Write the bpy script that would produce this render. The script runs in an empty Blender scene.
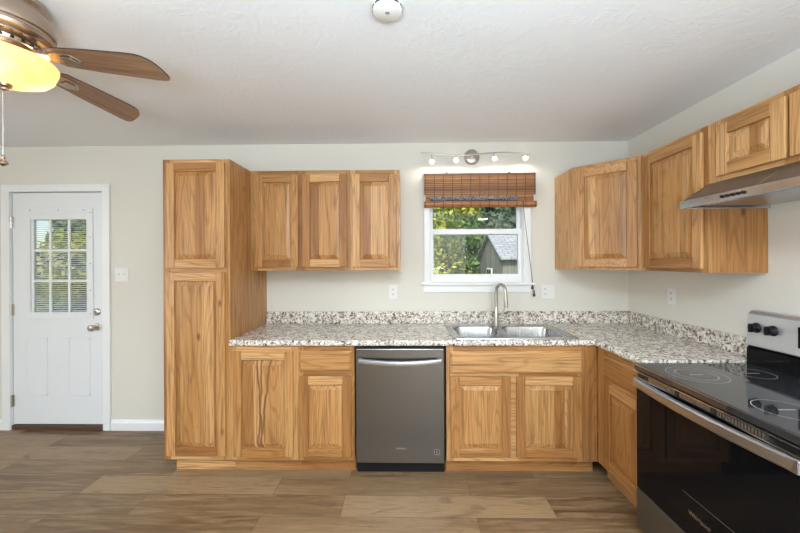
import bpy, bmesh, math, random
from mathutils import Vector, Matrix
random.seed(7)
SC = bpy.context.scene
COL = SC.collection
PI = math.pi

# ------------------------------------------------------------------ camera
# x: right, y: away from the camera (back wall at y = 0), z: up
def setup_camera():
    f, cx, D, h = 343.72, 0.0674, 2.9146, 1.4378
    yaw, pit, rol = -0.016076, 0.000857, -0.00419
    c, s = math.cos(yaw), math.sin(yaw)
    right = Vector((c, -s, 0)); fwd = Vector((s, c, 0)); up = Vector((0, 0, 1))
    c, s = math.cos(pit), math.sin(pit)
    fwd, up = fwd * c - up * s, up * c + fwd * s
    c, s = math.cos(rol), math.sin(rol)
    r2 = right * c + up * s
    u2 = up * c - right * s
    cam = bpy.data.cameras.new('camera')
    ob = bpy.data.objects.new('camera', cam); COL.objects.link(ob)
    m = Matrix((r2, u2, -fwd)).transposed().to_4x4()
    m.translation = Vector((cx, -D, h))
    ob.matrix_world = m
    cam.sensor_width = 36; cam.lens = f / 800 * 36
    cam.shift_x = -0.3 / 800; cam.shift_y = -4.73 / 800
    cam.clip_start = 0.05; cam.clip_end = 200
    SC.camera = ob
setup_camera()

# ------------------------------------------------------------------ light and exposure
SC.view_settings.view_transform = 'Standard'
SC.view_settings.look = 'None'
SC.view_settings.gamma = 1
SC.view_settings.use_curve_mapping = False
SC.view_settings.exposure = -0.15

w = bpy.data.worlds.new('sky'); SC.world = w; w.use_nodes = True
nt = w.node_tree; nt.nodes.clear()
sky = nt.nodes.new('ShaderNodeTexSky'); sky.sky_type = 'NISHITA'
sky.sun_disc = False; sky.sun_elevation = math.radians(42); sky.sun_rotation = math.radians(200)
bg = nt.nodes.new('ShaderNodeBackground'); bg.inputs['Strength'].default_value = 0.30
wo = nt.nodes.new('ShaderNodeOutputWorld')
nt.links.new(sky.outputs[0], bg.inputs[0]); nt.links.new(bg.outputs[0], wo.inputs[0])

def light(name, kind, loc, energy, color=(1, 1, 1), size=None, size_y=None, rot=None, radius=None):
    l = bpy.data.lights.new(name, kind); l.energy = energy; l.color = color
    if size: l.size = size
    if size_y: l.shape = 'RECTANGLE'; l.size_y = size_y
    if radius: l.shadow_soft_size = radius
    o = bpy.data.objects.new(name, l); COL.objects.link(o); o.location = loc
    if rot: o.rotation_euler = rot
    return o
R = math.radians
s = light('sun', 'SUN', (0, -10, 12), 5.5, (1, .95, .85), rot=(R(48), 0, R(-28))); s.data.angle = R(1)
# fill lights added at made-up openings in the unseen front and left walls
light('fill_front', 'AREA', (.85, -6.45, 1.35), 48, (.84, .93, 1), 1.7, 2.0, (R(90), 0, 0))
light('fill_left', 'AREA', (-4.85, -4.0, 1.5), 78, (.88, .94, 1), 1.8, 1.5, (0, R(-90), 0))
# ceiling fixtures of the room behind the camera
light('ceiling_lamp_centre', 'AREA', (.1, -3.0, 2.37), 37, (.93, .97, 1), .5)
# up-facing fill added behind the camera to brighten the ceiling, like bounced flash
light('fill_ceiling', 'AREA', (.1, -3.7, 1.3), 180, (.70, .86, 1), 1.4, 1.0, (R(180), 0, 0))
light('ceiling_lamp_right', 'AREA', (1.7, -4.3, 2.33), 46, (.95, .97, 1), .2)

# ------------------------------------------------------------------ material helpers
def mat(name, rgb=(.8, .8, .8), rough=.5, metal=0, **kw):
    m = bpy.data.materials.new(name); m.use_nodes = True
    b = m.node_tree.nodes['Principled BSDF']
    b.inputs['Base Color'].default_value = (*rgb, 1)
    b.inputs['Roughness'].default_value = rough
    b.inputs['Metallic'].default_value = metal
    for k, v in kw.items():
        b.inputs[k.replace('_', ' ')].default_value = v
    return m
class NT:
    def __init__(s, m): s.t = m.node_tree; s.b = s.t.nodes['Principled BSDF']
    def n(s, kind, **kw):
        nd = s.t.nodes.new('ShaderNode' + kind)
        for k, v in kw.items(): setattr(nd, k, v)
        return nd
    def l(s, a, b): s.t.links.new(a, b)
    def val(s, sock, v):
        if hasattr(v, 'is_output'): s.l(v, sock)
        else: sock.default_value = v
    def math(s, op, a, b=0.0, c=None):
        nd = s.n('Math', operation=op); s.val(nd.inputs[0], a); s.val(nd.inputs[1], b)
        if c is not None: s.val(nd.inputs[2], c)
        return nd.outputs[0]
    def mapping(s, vec, scale=(1, 1, 1), loc=(0, 0, 0)):
        nd = s.n('Mapping'); s.l(vec, nd.inputs[0]); nd.inputs['Scale'].default_value = scale; nd.inputs['Location'].default_value = loc
        return nd.outputs[0]
    def noise(s, vec, scale, detail=3, rough=.5, dist=0):
        nd = s.n('TexNoise'); s.l(vec, nd.inputs['Vector']); nd.inputs['Scale'].default_value = scale
        nd.inputs['Detail'].default_value = detail; nd.inputs['Roughness'].default_value = rough; nd.inputs['Distortion'].default_value = dist
        return nd.outputs[0]
    def ramp(s, fac, stops, interp='LINEAR'):
        nd = s.n('ValToRGB'); s.l(fac, nd.inputs[0]); e = nd.color_ramp.elements; nd.color_ramp.interpolation = interp
        while len(e) < len(stops): e.new(.5)
        for k, (p, c) in enumerate(stops):
            e[k].position = p; e[k].color = (*c, 1) if len(c) == 3 else c
        return nd.outputs[0]
    def mix(s, fac, a, b, blend='MIX'):
        nd = s.n('Mix', data_type='RGBA', blend_type=blend)
        s.val(nd.inputs[0], fac)
        for sock, v in ((nd.inputs[6], a), (nd.inputs[7], b)):
            if hasattr(v, 'is_output'): s.l(v, sock)
            else: sock.default_value = (*v, 1)
        return nd.outputs[2]
    def bump(s, h, strength=.2, dist=.01):
        nd = s.n('Bump'); s.l(h, nd.inputs['Height']); nd.inputs['Strength'].default_value = strength; nd.inputs['Distance'].default_value = dist
        s.l(nd.outputs[0], s.b.inputs['Normal'])
    def obj(s): return s.n('TexCoord').outputs['Object']

def wood_mat(name, axis, strips=False):
    m = mat(name, rough=.38); k = NT(m)
    co = k.obj()
    geo = k.n('NewGeometry'); oi = k.n('ObjectInfo')
    rnd = k.math('ADD', k.math('MULTIPLY', geo.outputs['Random Per Island'], 7.3), k.math('MULTIPLY', oi.outputs['Random'], 31.7))
    sep = k.n('SeparateXYZ'); k.l(co, sep.inputs[0])
    diag = k.math('SUBTRACT', sep.outputs[0], sep.outputs[1])
    if strips:
        wob = k.math('ADD', k.math('MULTIPLY', diag, 10.5), k.math('MULTIPLY', oi.outputs['Random'], 9.0))
        jit = k.math('MULTIPLY', k.math('SINE', k.math('MULTIPLY', wob, 2.1)), .28)
        sid = k.math('FLOOR', k.math('ADD', wob, jit))
        rnd = k.math('ADD', rnd, k.math('MULTIPLY', sid, 3.17))
    wn = k.n('TexWhiteNoise', noise_dimensions='1D'); k.l(rnd, wn.inputs['W'])
    off = k.n('CombineXYZ')
    for q in range(3): k.l(k.math('MULTIPLY', wn.outputs[0], 11 + 5 * q), off.inputs[q])
    va = k.n('VectorMath', operation='ADD'); k.l(co, va.inputs[0]); k.l(off.outputs[0], va.inputs[1])
    v = va.outputs[0]
    sc = [1, 1, 1]; ax = 'xyz'.index(axis)
    def st(a, b):
        q = [a, a, a]; q[ax] = b; return tuple(q)
    big = k.noise(k.mapping(v, st(6, .6)), 1.6, 2, .5, .1)
    # growth rings: cathedral figure out of a stretched, folded noise
    rings = k.math('FRACT', k.math('MULTIPLY', k.noise(k.mapping(v, st(6.5, .55)), 1.0, 1.5, .4, .1), 20.0))
    ringm = k.ramp(rings, [(0, (1, 1, 1)), (.18, (.15, .15, .15)), (.8, (0, 0, 0)), (1, (1, 1, 1))])
    fine = k.noise(k.mapping(v, st(120, 3)), 1.0, 3, .6)
    streak = k.noise(k.mapping(v, st(26, .7)), 1.3, 2, .5, .1)
    base = k.ramp(wn.outputs[0], [(0, (.32, .136, .037)), (.3, (.44, .207, .062)), (.65, (.53, .265, .090)), (1, (.68, .39, .165))])
    c = k.mix(k.math('MULTIPLY', ringm, .5), base, (.18, .066, .016))
    c = k.mix(k.ramp(streak, [(.60, (0, 0, 0)), (.72, (.6, .6, .6))]), c, (.20, .075, .02))
    c = k.mix(k.ramp(big, [(.3, (.55, .55, .55)), (.5, (0, 0, 0))]), c, (.60, .36, .145))
    c = k.mix(k.ramp(fine, [(.48, (0, 0, 0)), (.66, (.6, .6, .6))]), c, (.17, .07, .022))
    # knots
    vo = k.n('TexVoronoi'); k.l(k.mapping(v, st(3.2, 1.5)), vo.inputs['Vector']); vo.inputs['Scale'].default_value = 1.3
    kn = k.ramp(vo.outputs['Distance'], [(.025, (.9, .9, .9)), (.075, (0, 0, 0))])
    c = k.mix(kn, c, (.13, .05, .02))
    k.l(c, k.b.inputs['Base Color'])
    k.l(k.ramp(fine, [(0, (.34,) * 3), (1, (.46,) * 3)]), k.b.inputs['Roughness'])
    k.bump(fine, .08, .002)
    return m
WZ = wood_mat('hickory_vertical_grain', 'z'); WX = wood_mat('hickory_cross_grain', 'x'); WY = wood_mat('hickory_side_rail_grain', 'y')
WP = wood_mat('hickory_glued_panel', 'z', True)
def streaked():
    m = wood_mat('hickory_panel_with_mineral_streaks', 'z', True); k = NT(m); co = k.obj()
    c = k.b.inputs['Base Color'].links[0].from_socket
    sp = k.n('SeparateXYZ'); k.l(co, sp.inputs[0]); x, z = sp.outputs[0], sp.outputs[2]
    t = k.math('DIVIDE', k.math('SUBTRACT', .79, z), .62)
    wv = k.math('MULTIPLY', k.math('SUBTRACT', k.noise(k.mapping(co, (0, 0, 6)), 1, 2), .5), .05)
    tot = None
    for x0, sl, p in ((-.045, .045, 1.0), (.060, -.075, .6), (-.012, -.02, 1.5)):
        cx = k.math('ADD', k.math('MULTIPLY_ADD', k.math('POWER', k.math('MAXIMUM', t, .0001), p), sl, x0), wv)
        dd = k.math('ABSOLUTE', k.math('SUBTRACT', x, cx))
        mk = k.ramp(dd, [(.003, (.85,) * 3), (.009, (0, 0, 0))])
        tot = mk if tot is None else k.mix(1.0, tot, mk, 'LIGHTEN')
    k.l(k.mix(tot, c, (.13, .045, .013)), k.b.inputs['Base Color'])
    return m
WS = streaked()

def wall_mat(name, rgb, bump=.05, scale=180):
    m = mat(name, rgb, .75); k = NT(m); co = k.n('TexCoord').outputs['Object']
    k.bump(k.noise(co, scale, 4, .6), bump, .003)
    return m
M_wall = wall_mat('greige_wall_paint', (.74, .715, .64))
M_trim = mat('white_trim_paint', (.86, .87, .87), .35)
M_door = mat('white_door_paint', (.80, .82, .835), .38)
def ceil_mat():
    m = mat('textured_white_ceiling', (.86, .865, .87), .8); k = NT(m); co = k.obj()
    a = k.ramp(k.noise(co, 9, 5, .65, 1.2), [(.50, (0, 0, 0)), (.56, (1, 1, 1))])
    b = k.noise(co, 45, 3)
    k.bump(k.math('ADD', a, k.math('MULTIPLY', b, .35)), .13, .006)
    return m
M_ceil = ceil_mat()

def floor_mat():
    m = mat('wood_look_plank_floor', rough=.42); k = NT(m); co = k.obj()
    br = k.n('TexBrick'); k.l(k.mapping(co, (1, 1, 1), (.31, .085, 0)), br.inputs['Vector'])
    br.inputs['Color1'].default_value = (0, 0, 0, 1); br.inputs['Color2'].default_value = (1, 1, 1, 1); br.inputs['Mortar'].default_value = (.5, .5, .5, 1)
    br.inputs['Scale'].default_value = 1; br.inputs['Mortar Size'].default_value = .0013; br.inputs['Brick Width'].default_value = 1.22
    br.inputs['Row Height'].default_value = .18; br.offset = .37; br.inputs['Mortar Smooth'].default_value = .1
    sepc = k.n('SeparateColor'); k.l(br.outputs['Color'], sepc.inputs[0]); r = sepc.outputs[0]
    off = k.n('CombineXYZ'); k.l(k.math('MULTIPLY', r, 23), off.inputs[0]); k.l(k.math('MULTIPLY', r, 9), off.inputs[1])
    va = k.n('VectorMath', operation='ADD'); k.l(co, va.inputs[0]); k.l(off.outputs[0], va.inputs[1]); v = va.outputs[0]
    g1 = k.noise(k.mapping(v, (1.3, 14, 1)), 1.4, 5, .62, .9)
    g2 = k.noise(k.mapping(v, (5, 95, 1)), 1, 4, .6)
    g3 = k.noise(k.mapping(v, (2.2, 7, 1)), 1.3, 3, .55, 1.4)
    base = k.ramp(r, [(0, (.115, .064, .029)), (.3, (.165, .098, .046)), (.7, (.21, .13, .065)), (1, (.37, .25, .138))])
    c = k.mix(k.ramp(g1, [(.42, (0, 0, 0)), (.62, (.7, .7, .7))]), base, (.36, .24, .128))
    c = k.mix(k.ramp(g3, [(.56, (0, 0, 0)), (.72, (.6, .6, .6))]), c, (.125, .075, .045))
    c = k.mix(k.ramp(g2, [(.5, (0, 0, 0)), (.7, (.6, .6, .6))]), c, (.13, .082, .05))
    c = k.mix(k.math('MULTIPLY', br.outputs['Fac'], .75), c, (.08, .052, .035))
    k.l(c, k.b.inputs['Base Color'])
    k.bump(k.math('SUBTRACT', k.math('MULTIPLY', g2, .3), br.outputs['Fac']), .25, .002)
    return m
M_floor = floor_mat()

def granite_mat():
    m = mat('speckled_granite_laminate', rough=.2); k = NT(m); co = k.obj()
    wv = k.n('VectorMath', operation='ADD'); nz = k.n('TexNoise'); k.l(co, nz.inputs['Vector']); nz.inputs['Scale'].default_value = 22; nz.inputs['Detail'].default_value = 3
    sc_ = k.n('VectorMath', operation='SCALE'); k.l(nz.outputs['Color'], sc_.inputs[0]); sc_.inputs['Scale'].default_value = .05
    k.l(co, wv.inputs[0]); k.l(sc_.outputs[0], wv.inputs[1]); v = wv.outputs[0]
    a = k.noise(k.mapping(v, (1, 1, 1)), 26, 4, .7)
    b = k.noise(k.mapping(v, (1, 1, 1), (3, 1, 2)), 48, 3, .65)
    d = k.noise(k.mapping(v, (1, 1, 1), (7, 4, 2)), 15, 3, .6)
    e = k.noise(k.mapping(v, (1, 1, 1), (1, 9, 5)), 92, 2, .6)
    c = k.ramp(a, [(.30, (.30, .25, .22)), (.42, (.66, .60, .52)), (.55, (.84, .80, .72)), (.75, (.92, .90, .86))])
    c = k.mix(k.ramp(d, [(.52, (0, 0, 0)), (.62, (.6, .6, .6))]), c, (.38, .34, .32))
    c = k.mix(k.ramp(b, [(.54, (0, 0, 0)), (.59, (.95, .95, .95))]), c, (.19, .115, .07))
    c = k.mix(k.ramp(e, [(.57, (0, 0, 0)), (.64, (1, 1, 1))]), c, (.035, .03, .03))
    c = k.mix(k.ramp(b, [(.34, (.9, .9, .9)), (.41, (0, 0, 0))]), c, (.88, .87, .84))
    k.l(c, k.b.inputs['Base Color'])
    return m
M_granite = granite_mat()

def brushed(name, rgb, rough, axis_scale=(2, 2, 260), strength=.25):
    m = mat(name, rgb, rough, 1); k = NT(m); co = k.obj()
    n = k.noise(k.mapping(co, axis_scale), 1, 3, .6)
    k.l(k.ramp(n, [(.2, (rough - .06,) * 3), (.8, (rough + .1,) * 3)]), k.b.inputs['Roughness'])
    return m
M_steel = brushed('brushed_stainless_steel', (.50, .52, .55), .3)
M_steel_dark = brushed('darker_stainless_steel', (.25, .262, .28), .34, (260, 260, 2))
M_dw = mat('slate_stainless_door', (.21, .205, .197), .27, 1)
M_sink = brushed('satin_sink_steel', (.46, .46, .46), .22, (200, 3, 3))
M_chrome = mat('polished_chrome', (.8, .8, .8), .12, 1)
M_nickel = mat('brushed_nickel', (.52, .49, .45), .3, 1)
M_fanmetal = mat('antique_nickel', (.46, .37, .30), .27, 1)
M_black = mat('black_plastic', (.008, .008, .009), .4, Specular_IOR_Level=.25)
M_gloss = mat('black_glass', (.005, .005, .006), .05, Specular_IOR_Level=.14)
M_cook = mat('ceramic_cooktop_glass', (.03, .03, .033), .05, Specular_IOR_Level=1.0)
M_ring = mat('grey_burner_print', (.50, .50, .51), .25)
M_white = mat('white_plastic', (.82, .81, .78), .4)
M_slot = mat('dark_slot', (.05, .05, .05), .6)
M_panelgrey = mat('silver_range_panel', (.62, .63, .64), .33, .75)
M_film = mat('blue_protective_film', (.05, .32, .55), .3)
M_thresh = mat('brown_threshold', (.10, .05, .03), .5)
def glass_mat():
    m = bpy.data.materials.new('window_glass'); m.use_nodes = True; t = m.node_tree; t.nodes.clear()
    o = t.nodes.new('ShaderNodeOutputMaterial'); tr = t.nodes.new('ShaderNodeBsdfTransparent'); gl = t.nodes.new('ShaderNodeBsdfGlossy')
    gl.inputs['Roughness'].default_value = .02; fr = t.nodes.new('ShaderNodeFresnel'); fr.inputs[0].default_value = 1.3
    mx = t.nodes.new('ShaderNodeMixShader'); t.links.new(fr.outputs[0], mx.inputs[0]); t.links.new(tr.outputs[0], mx.inputs[1]); t.links.new(gl.outputs[0], mx.inputs[2])
    tr.inputs[0].default_value = (.95, .97, .96, 1); t.links.new(mx.outputs[0], o.inputs[0]); return m
M_glass = glass_mat()
def emis(name, rgb, strength, base=(.9, .9, .9)):
    m = mat(name, base, .4); b = m.node_tree.nodes['Principled BSDF']
    b.inputs['Emission Color'].default_value = (*rgb, 1); b.inputs['Emission Strength'].default_value = strength; return m
M_bulb = emis('lit_halogen_bulb', (1, .93, .82), 22)
def bamboo_mat():
    m = mat('woven_bamboo', rough=.55); k = NT(m); co = k.obj()
    sep = k.n('SeparateXYZ'); k.l(co, sep.inputs[0])
    sid = k.math('FLOOR', k.math('MULTIPLY', sep.outputs[2], 160))
    wn = k.n('TexWhiteNoise', noise_dimensions='1D'); k.l(sid, wn.inputs['W'])
    g = k.noise(k.mapping(co, (6, 6, 160)), 1, 3, .6)
    c = k.ramp(wn.outputs[0], [(0, (.15, .058, .020)), (.5, (.33, .135, .045)), (1, (.58, .29, .11))])
    c = k.mix(k.ramp(g, [(.45, (0, 0, 0)), (.7, (.7, .7, .7))]), c, (.10, .04, .018))
    # warp threads
    fr = k.math('ABSOLUTE', k.math('SUBTRACT', k.math('FRACT', k.math('MULTIPLY', sep.outputs[0], 13.3)), .5))
    c = k.mix(k.ramp(fr, [(.44, (0, 0, 0)), (.47, (.85, .85, .85))]), c, (.07, .03, .015))
    k.l(c, k.b.inputs['Base Color'])
    k.bump(k.math('FRACT', k.math('MULTIPLY', sep.outputs[2], 160)), .5, .002)
    return m
M_bamboo = bamboo_mat()
M_denim = mat('blue_grey_backing', rough=.8)
k = NT(M_denim); co = k.obj()
k.l(k.ramp(k.noise(k.mapping(co, (90, 30, 60)), 1, 2), [(.42, (.05, .055, .075)), (.58, (.26, .29, .36))]), k.b.inputs['Base Color'])
def blade_mat():
    m = mat('walnut_fan_blade', rough=.35); k = NT(m); co = k.obj()
    g = k.noise(k.mapping(co, (3, 50, 3)), 1, 4, .6, .4)
    k.l(k.ramp(g, [(.3, (.15, .075, .035)), (.7, (.32, .18, .095))]), k.b.inputs['Base Color']); return m
M_blade = blade_mat()
M_edge = mat('dark_blade_edge', (.03, .018, .012), .4)

# ------------------------------------------------------------------ mesh helpers
class MB:
    def __init__(s): s.v = []; s.f = []; s.m = []
    def add(s, vs, fs, m=0):
        b = len(s.v); s.v += [Vector(p) for p in vs]; s.f += [[b + i for i in f] for f in fs]; s.m += [m] * len(fs); return s
    def hexa(s, p, m=0):   # eight corners: bottom loop 0-3, top loop 4-7
        return s.add(p, [(3, 2, 1, 0), (4, 5, 6, 7), (0, 1, 5, 4), (1, 2, 6, 5), (2, 3, 7, 6), (3, 0, 4, 7)], m)
    def box(s, x0, x1, y0, y1, z0, z1, m=0):
        return s.hexa([(x0, y0, z0), (x1, y0, z0), (x1, y1, z0), (x0, y1, z0), (x0, y0, z1), (x1, y0, z1), (x1, y1, z1), (x0, y1, z1)], m)
    def fbox(s, F, u0, u1, v0, v1, w0, w1, m=0):
        return s.hexa([F(u0, v0, w0), F(u1, v0, w0), F(u1, v0, w1), F(u0, v0, w1), F(u0, v1, w0), F(u1, v1, w0), F(u1, v1, w1), F(u0, v1, w1)], m)
    def prism(s, poly, axis, a0, a1, m=0):   # poly: 2D points in the two other axes (cyclic order xyz without axis)
        n = len(poly); vs = []
        for a in (a0, a1):
            for p in poly:
                q = list(p); q.insert('xyz'.index(axis), a); vs.append(q)
        fs = [tuple(range(n))[::-1], tuple(range(n, 2 * n))] + [(i, (i + 1) % n, n + (i + 1) % n, n + i) for i in range(n)]
        return s.add(vs, fs, m)
    def tube(s, pts, r, n=12, m=0, cap=True):
        pts = [Vector(p) for p in pts]; rs = r if isinstance(r, (list, tuple)) else [r] * len(pts)
        vs = []; prev = None
        for i, p in enumerate(pts):
            t = (pts[min(i + 1, len(pts) - 1)] - pts[max(i - 1, 0)]).normalized()
            if prev is None:
                a = Vector((0, 0, 1)) if abs(t.z) < .9 else Vector((1, 0, 0))
                nrm = t.cross(a).normalized()
            else:
                nrm = (prev - t * prev.dot(t)).normalized()
            prev = nrm; bn = t.cross(nrm)
            for j in range(n):
                an = 2 * PI * j / n
                vs.append(p + (nrm * math.cos(an) + bn * math.sin(an)) * rs[i])
        fs = []
        for i in range(len(pts) - 1):
            for j in range(n):
                a = i * n + j; b = i * n + (j + 1) % n
                fs.append((a, b, b + n, a + n))
        if cap: fs += [tuple(range(n))[::-1], tuple(range((len(pts) - 1) * n, len(pts) * n))]
        return s.add(vs, fs, m)
    def lathe(s, prof, c, axis='z', n=40, m=0, cap=True, wob=None):   # prof: (radius, height)
        vs = []
        for r, h in prof:
            for j in range(n):
                a = 2 * PI * j / n; rr = r * (1 + (wob(a, h) if wob else 0))
                x, y = rr * math.cos(a), rr * math.sin(a)
                vs.append({'z': (c[0] + x, c[1] + y, c[2] + h), 'y': (c[0] + x, c[1] + h, c[2] + y), 'x': (c[0] + h, c[1] + x, c[2] + y)}[axis])
        fs = []
        for i in range(len(prof) - 1):
            for j in range(n):
                a = i * n + j; b = i * n + (j + 1) % n
                fs.append((a, b, b + n, a + n))
        if cap: fs += [tuple(range(n))[::-1], tuple(range((len(prof) - 1) * n, len(prof) * n))]
        return s.add(vs, fs, m)
    def build(s, name, mats, parent=None, bevel=0, smooth=False, seg=2, recalc=True):
        me = bpy.data.meshes.new(name)
        off = parent_loc(parent) if parent else Vector((0, 0, 0))
        me.from_pydata([tuple(p - off) for p in s.v], [], s.f)
        if not isinstance(mats, (list, tuple)): mats = [mats]
        for q in mats: me.materials.append(q)
        for p, mi in zip(me.polygons, s.m): p.material_index = mi
        if recalc:
            bm = bmesh.new(); bm.from_mesh(me); bmesh.ops.recalc_face_normals(bm, faces=bm.faces); bm.to_mesh(me); bm.free()
        o = bpy.data.objects.new(name, me); COL.objects.link(o)
        if parent: o.parent = parent
        if smooth:
            for p in me.polygons: p.use_smooth = True
            if smooth == 'auto':
                me.set_sharp_from_angle(angle=R(35))
        if bevel:
            b = o.modifiers.new('bevel', 'BEVEL'); b.width = bevel; b.segments = seg; b.limit_method = 'ANGLE'; b.angle_limit = R(40)
            b.harden_normals = False
        return o
def parent_loc(p):
    v = Vector((0, 0, 0))
    while p: v += p.location; p = p.parent
    return v
def thing(name, label, cat, loc, group=None):
    o = bpy.data.objects.new(name, None); COL.objects.link(o); o.location = loc; o.empty_display_size = .05
    o['label'] = label; o['category'] = cat
    if group: o['group'] = group
    return o
def tag(o, label, cat, group=None):
    o['label'] = label; o['category'] = cat
    if group: o['group'] = group
    return o
def struct(o): o['kind'] = 'structure'; return o
def sempty(name, loc):
    o = bpy.data.objects.new(name, None); COL.objects.link(o); o.location = loc; o['kind'] = 'structure'; return o
def text(name, body, size, loc, rot, m, parent, extrude=.0004):
    cu = bpy.data.curves.new(name, 'FONT'); cu.body = body; cu.size = size; cu.extrude = extrude; cu.align_x = 'CENTER'; cu.align_y = 'CENTER'
    cu.materials.append(m); o = bpy.data.objects.new(name, cu); COL.objects.link(o); o.parent = parent
    me = bpy.data.meshes.new_from_object(o); bpy.data.objects.remove(o); o = bpy.data.objects.new(name, me); COL.objects.link(o); o.parent = parent
    o.location = Vector(loc) - parent_loc(parent); o.rotation_euler = rot; return o
def rrect(x0, x1, y0, y1, r, n=6):
    pts = []
    for cx, cy, a0 in ((x1 - r, y1 - r, 0), (x0 + r, y1 - r, 90), (x0 + r, y0 + r, 180), (x1 - r, y0 + r, 270)):
        for i in range(n + 1):
            a = R(a0 + 90 * i / n); pts.append((cx + r * math.cos(a), cy + r * math.sin(a)))
    return pts

# ------------------------------------------------------------------ the room
XL, XR, YF, H = -5.0, 1.934, -6.5, 2.44
WT = .13
DX0, DX1, DZ = -3.352, -2.518, 2.062        # door opening
WX0, WX1, WZ0, WZ1 = .262, 1.064, 1.255, 2.13    # window opening
struct(MB().box(XL - .1, XR + .1, YF - .1, WT + .0, -.1, 0).build('floor', M_floor))
struct(MB().box(XL - .1, XR + .1, YF - .1, WT, H, H + .1).build('ceiling', M_ceil))
b = MB()
b.box(XL, DX0, 0, WT, 0, H); b.box(DX0, DX1, 0, WT, DZ, H); b.box(DX1, WX0, 0, WT, 0, H)
b.box(WX0, WX1, 0, WT, 0, WZ0 - .03); b.box(WX0, WX1, 0, WT, WZ1, H); b.box(WX1, XR, 0, WT, 0, H)
struct(b.build('wall_back', M_wall))
struct(MB().box(XR, XR + .1, YF, WT, 0, H).build('wall_right', M_wall))
b = MB(); b.box(XL - .1, XL, YF, -4.6, 0, H); b.box(XL - .1, XL, -2.6, WT, 0, H); b.box(XL - .1, XL, -4.6, -2.6, 0, .7); b.box(XL - .1, XL, -4.6, -2.6, 2.3, H)
struct(b.build('wall_left', M_wall))
b = MB(); b.box(XL, 0, YF - .1, YF, 0, H); b.box(1.75, XR, YF - .1, YF, 0, H); b.box(0, 1.75, YF - .1, YF, 2.38, H)
struct(b.build('wall_front', M_wall))

def baseboard(name, x0, x1):
    struct(MB().prism([(0, 0), (-.016, 0), (-.016, .065), (-.008, .085), (0, .09)], 'x', x0, x1).build(name, M_trim))
baseboard('baseboard_left', XL, DX0 - .06)
baseboard('baseboard_back', DX1 + .055, -1.577)

# door ------------------------------------------------------------
d = sempty('door_1', ((DX0 + DX1) / 2, .03, 0))
b = MB()
cw = .058
b.box(DX0 - cw, DX0 + .012, -.018, 0, 0, DZ - .012); b.box(DX1 - .012, DX1 + cw - .008, -.018, 0, 0, DZ - .012); b.box(DX0 - cw, DX1 + cw - .008, -.018, 0, DZ - .012, DZ + .05)
b.box(DX0, DX0 + .012, 0, WT, 0, DZ); b.box(DX1 - .012, DX1, 0, WT, 0, DZ); b.box(DX0, DX1, 0, WT, DZ - .012, DZ)
b.build('door_casing', M_trim, d, bevel=.003)
MB().box(DX0 + .012, DX1 - .012, -.005, .11, 0, .038).build('threshold', M_thresh, d, bevel=.004)
LX0, LX1, LZ0, LZ1 = -3.174, -2.678, 1.014, 1.812
sx0, sx1, sz0, sz1 = DX0 + .018, DX1 - .016, .045, DZ - .018
yf, yb = .008, .052
b = MB()
b.box(sx0, LX0, yf, yb, sz0, sz1); b.box(LX1, sx1, yf, yb, sz0, sz1); b.box(LX0, LX1, yf, yb, sz0, LZ0); b.box(LX0, LX1, yf, yb, LZ1, sz1)
b.build('door_slab', M_door, d)
b = MB()                                                        # raised lite frame
fx0, fx1, fz0, fz1 = -3.215, -2.625, .955, 1.91
for a in ((fx0, LX0, fz0, fz1), (LX1, fx1, fz0, fz1), (LX0, LX1, fz0, LZ0), (LX0, LX1, LZ1, fz1)):
    b.box(a[0], a[1], yf - .012, yf, a[2], a[3])
b.box(LX0 + .0, LX1, yf - .016, yf - .012, LZ1 + .055, LZ1 + .062)
lf = b.build('window_frame', M_door, d, bevel=.004)
b = MB()
for zz in (1.87, 1.66, 1.43, 1.20, 1.0): b.lathe([(.004, 0), (.003, -.002)], (fx1 - .02, yf - .012, zz), 'y', 10)
for xx in (-3.17, -2.92, -2.7): b.lathe([(.004, 0), (.003, -.002)], (xx, yf - .012, LZ1 + .08), 'y', 10)
b.build('screw_caps', M_slot, d)
b = MB()                                                        # embossed lower panels
for x0, x1 in ((-3.228, -3.032), (-2.852, -2.656)):
    for (z0, z1, wy) in ((.29, .795, .0),):
        w_ = .014
        for a in ((x0, x0 + w_, z0, z1), (x1 - w_, x1, z0, z1), (x0, x1, z0, z0 + w_), (x0, x1, z1 - w_, z1)):
            b.prism([(a[0], a[2]), (a[1], a[2]), (a[1], a[3]), (a[0], a[3])], 'y', yf - .0035, yf)
b.build('lower_panel', M_door, d, bevel=.003, seg=3)
b = MB()
for i in (1, 2):
    x = LX0 + (LX1 - LX0) * i / 3; b.box(x - .010, x + .010, .008, .020, LZ0, LZ1)
    z = LZ0 + (LZ1 - LZ0) * i / 3; b.box(LX0, LX1, .0078, .0202, z - .010, z + .010)
b.box(LX0, LX0 + .02, .008, .02, LZ0, LZ1)
b.build('muntin', M_trim, d, bevel=.003)
MB().box(LX0, LX1, .046, .050, LZ0, LZ1).build('pane', M_glass, d)
b = MB(); n = 44
for i in range(n):
    z = LZ0 + (LZ1 - LZ0) * (i + .5) / n
    b.hexa([(LX0 + .012, .024, z - .0035), (LX1 - .004, .024, z - .0035), (LX1 - .004, .038, z + .003), (LX0 + .012, .038, z + .003),
            (LX0 + .012, .024, z - .0027), (LX1 - .004, .024, z - .0027), (LX1 - .004, .038, z + .0038), (LX0 + .012, .038, z + .0038)])
b.build('blind_slats', mat('white_blind_slat', (.8, .82, .82), .5), d)
kx = -2.618
b = MB(); b.lathe([(.031, 0), (.031, -.006), (.026, -.011), (.013, -.013), (.012, -.035), (.022, -.042), (.028, -.055), (.026, -.068), (.014, -.074), (.002, -.075)], (kx + .022, yf, .885), 'y', 28)
b.build('door_knob', M_nickel, d, smooth='auto')
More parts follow.
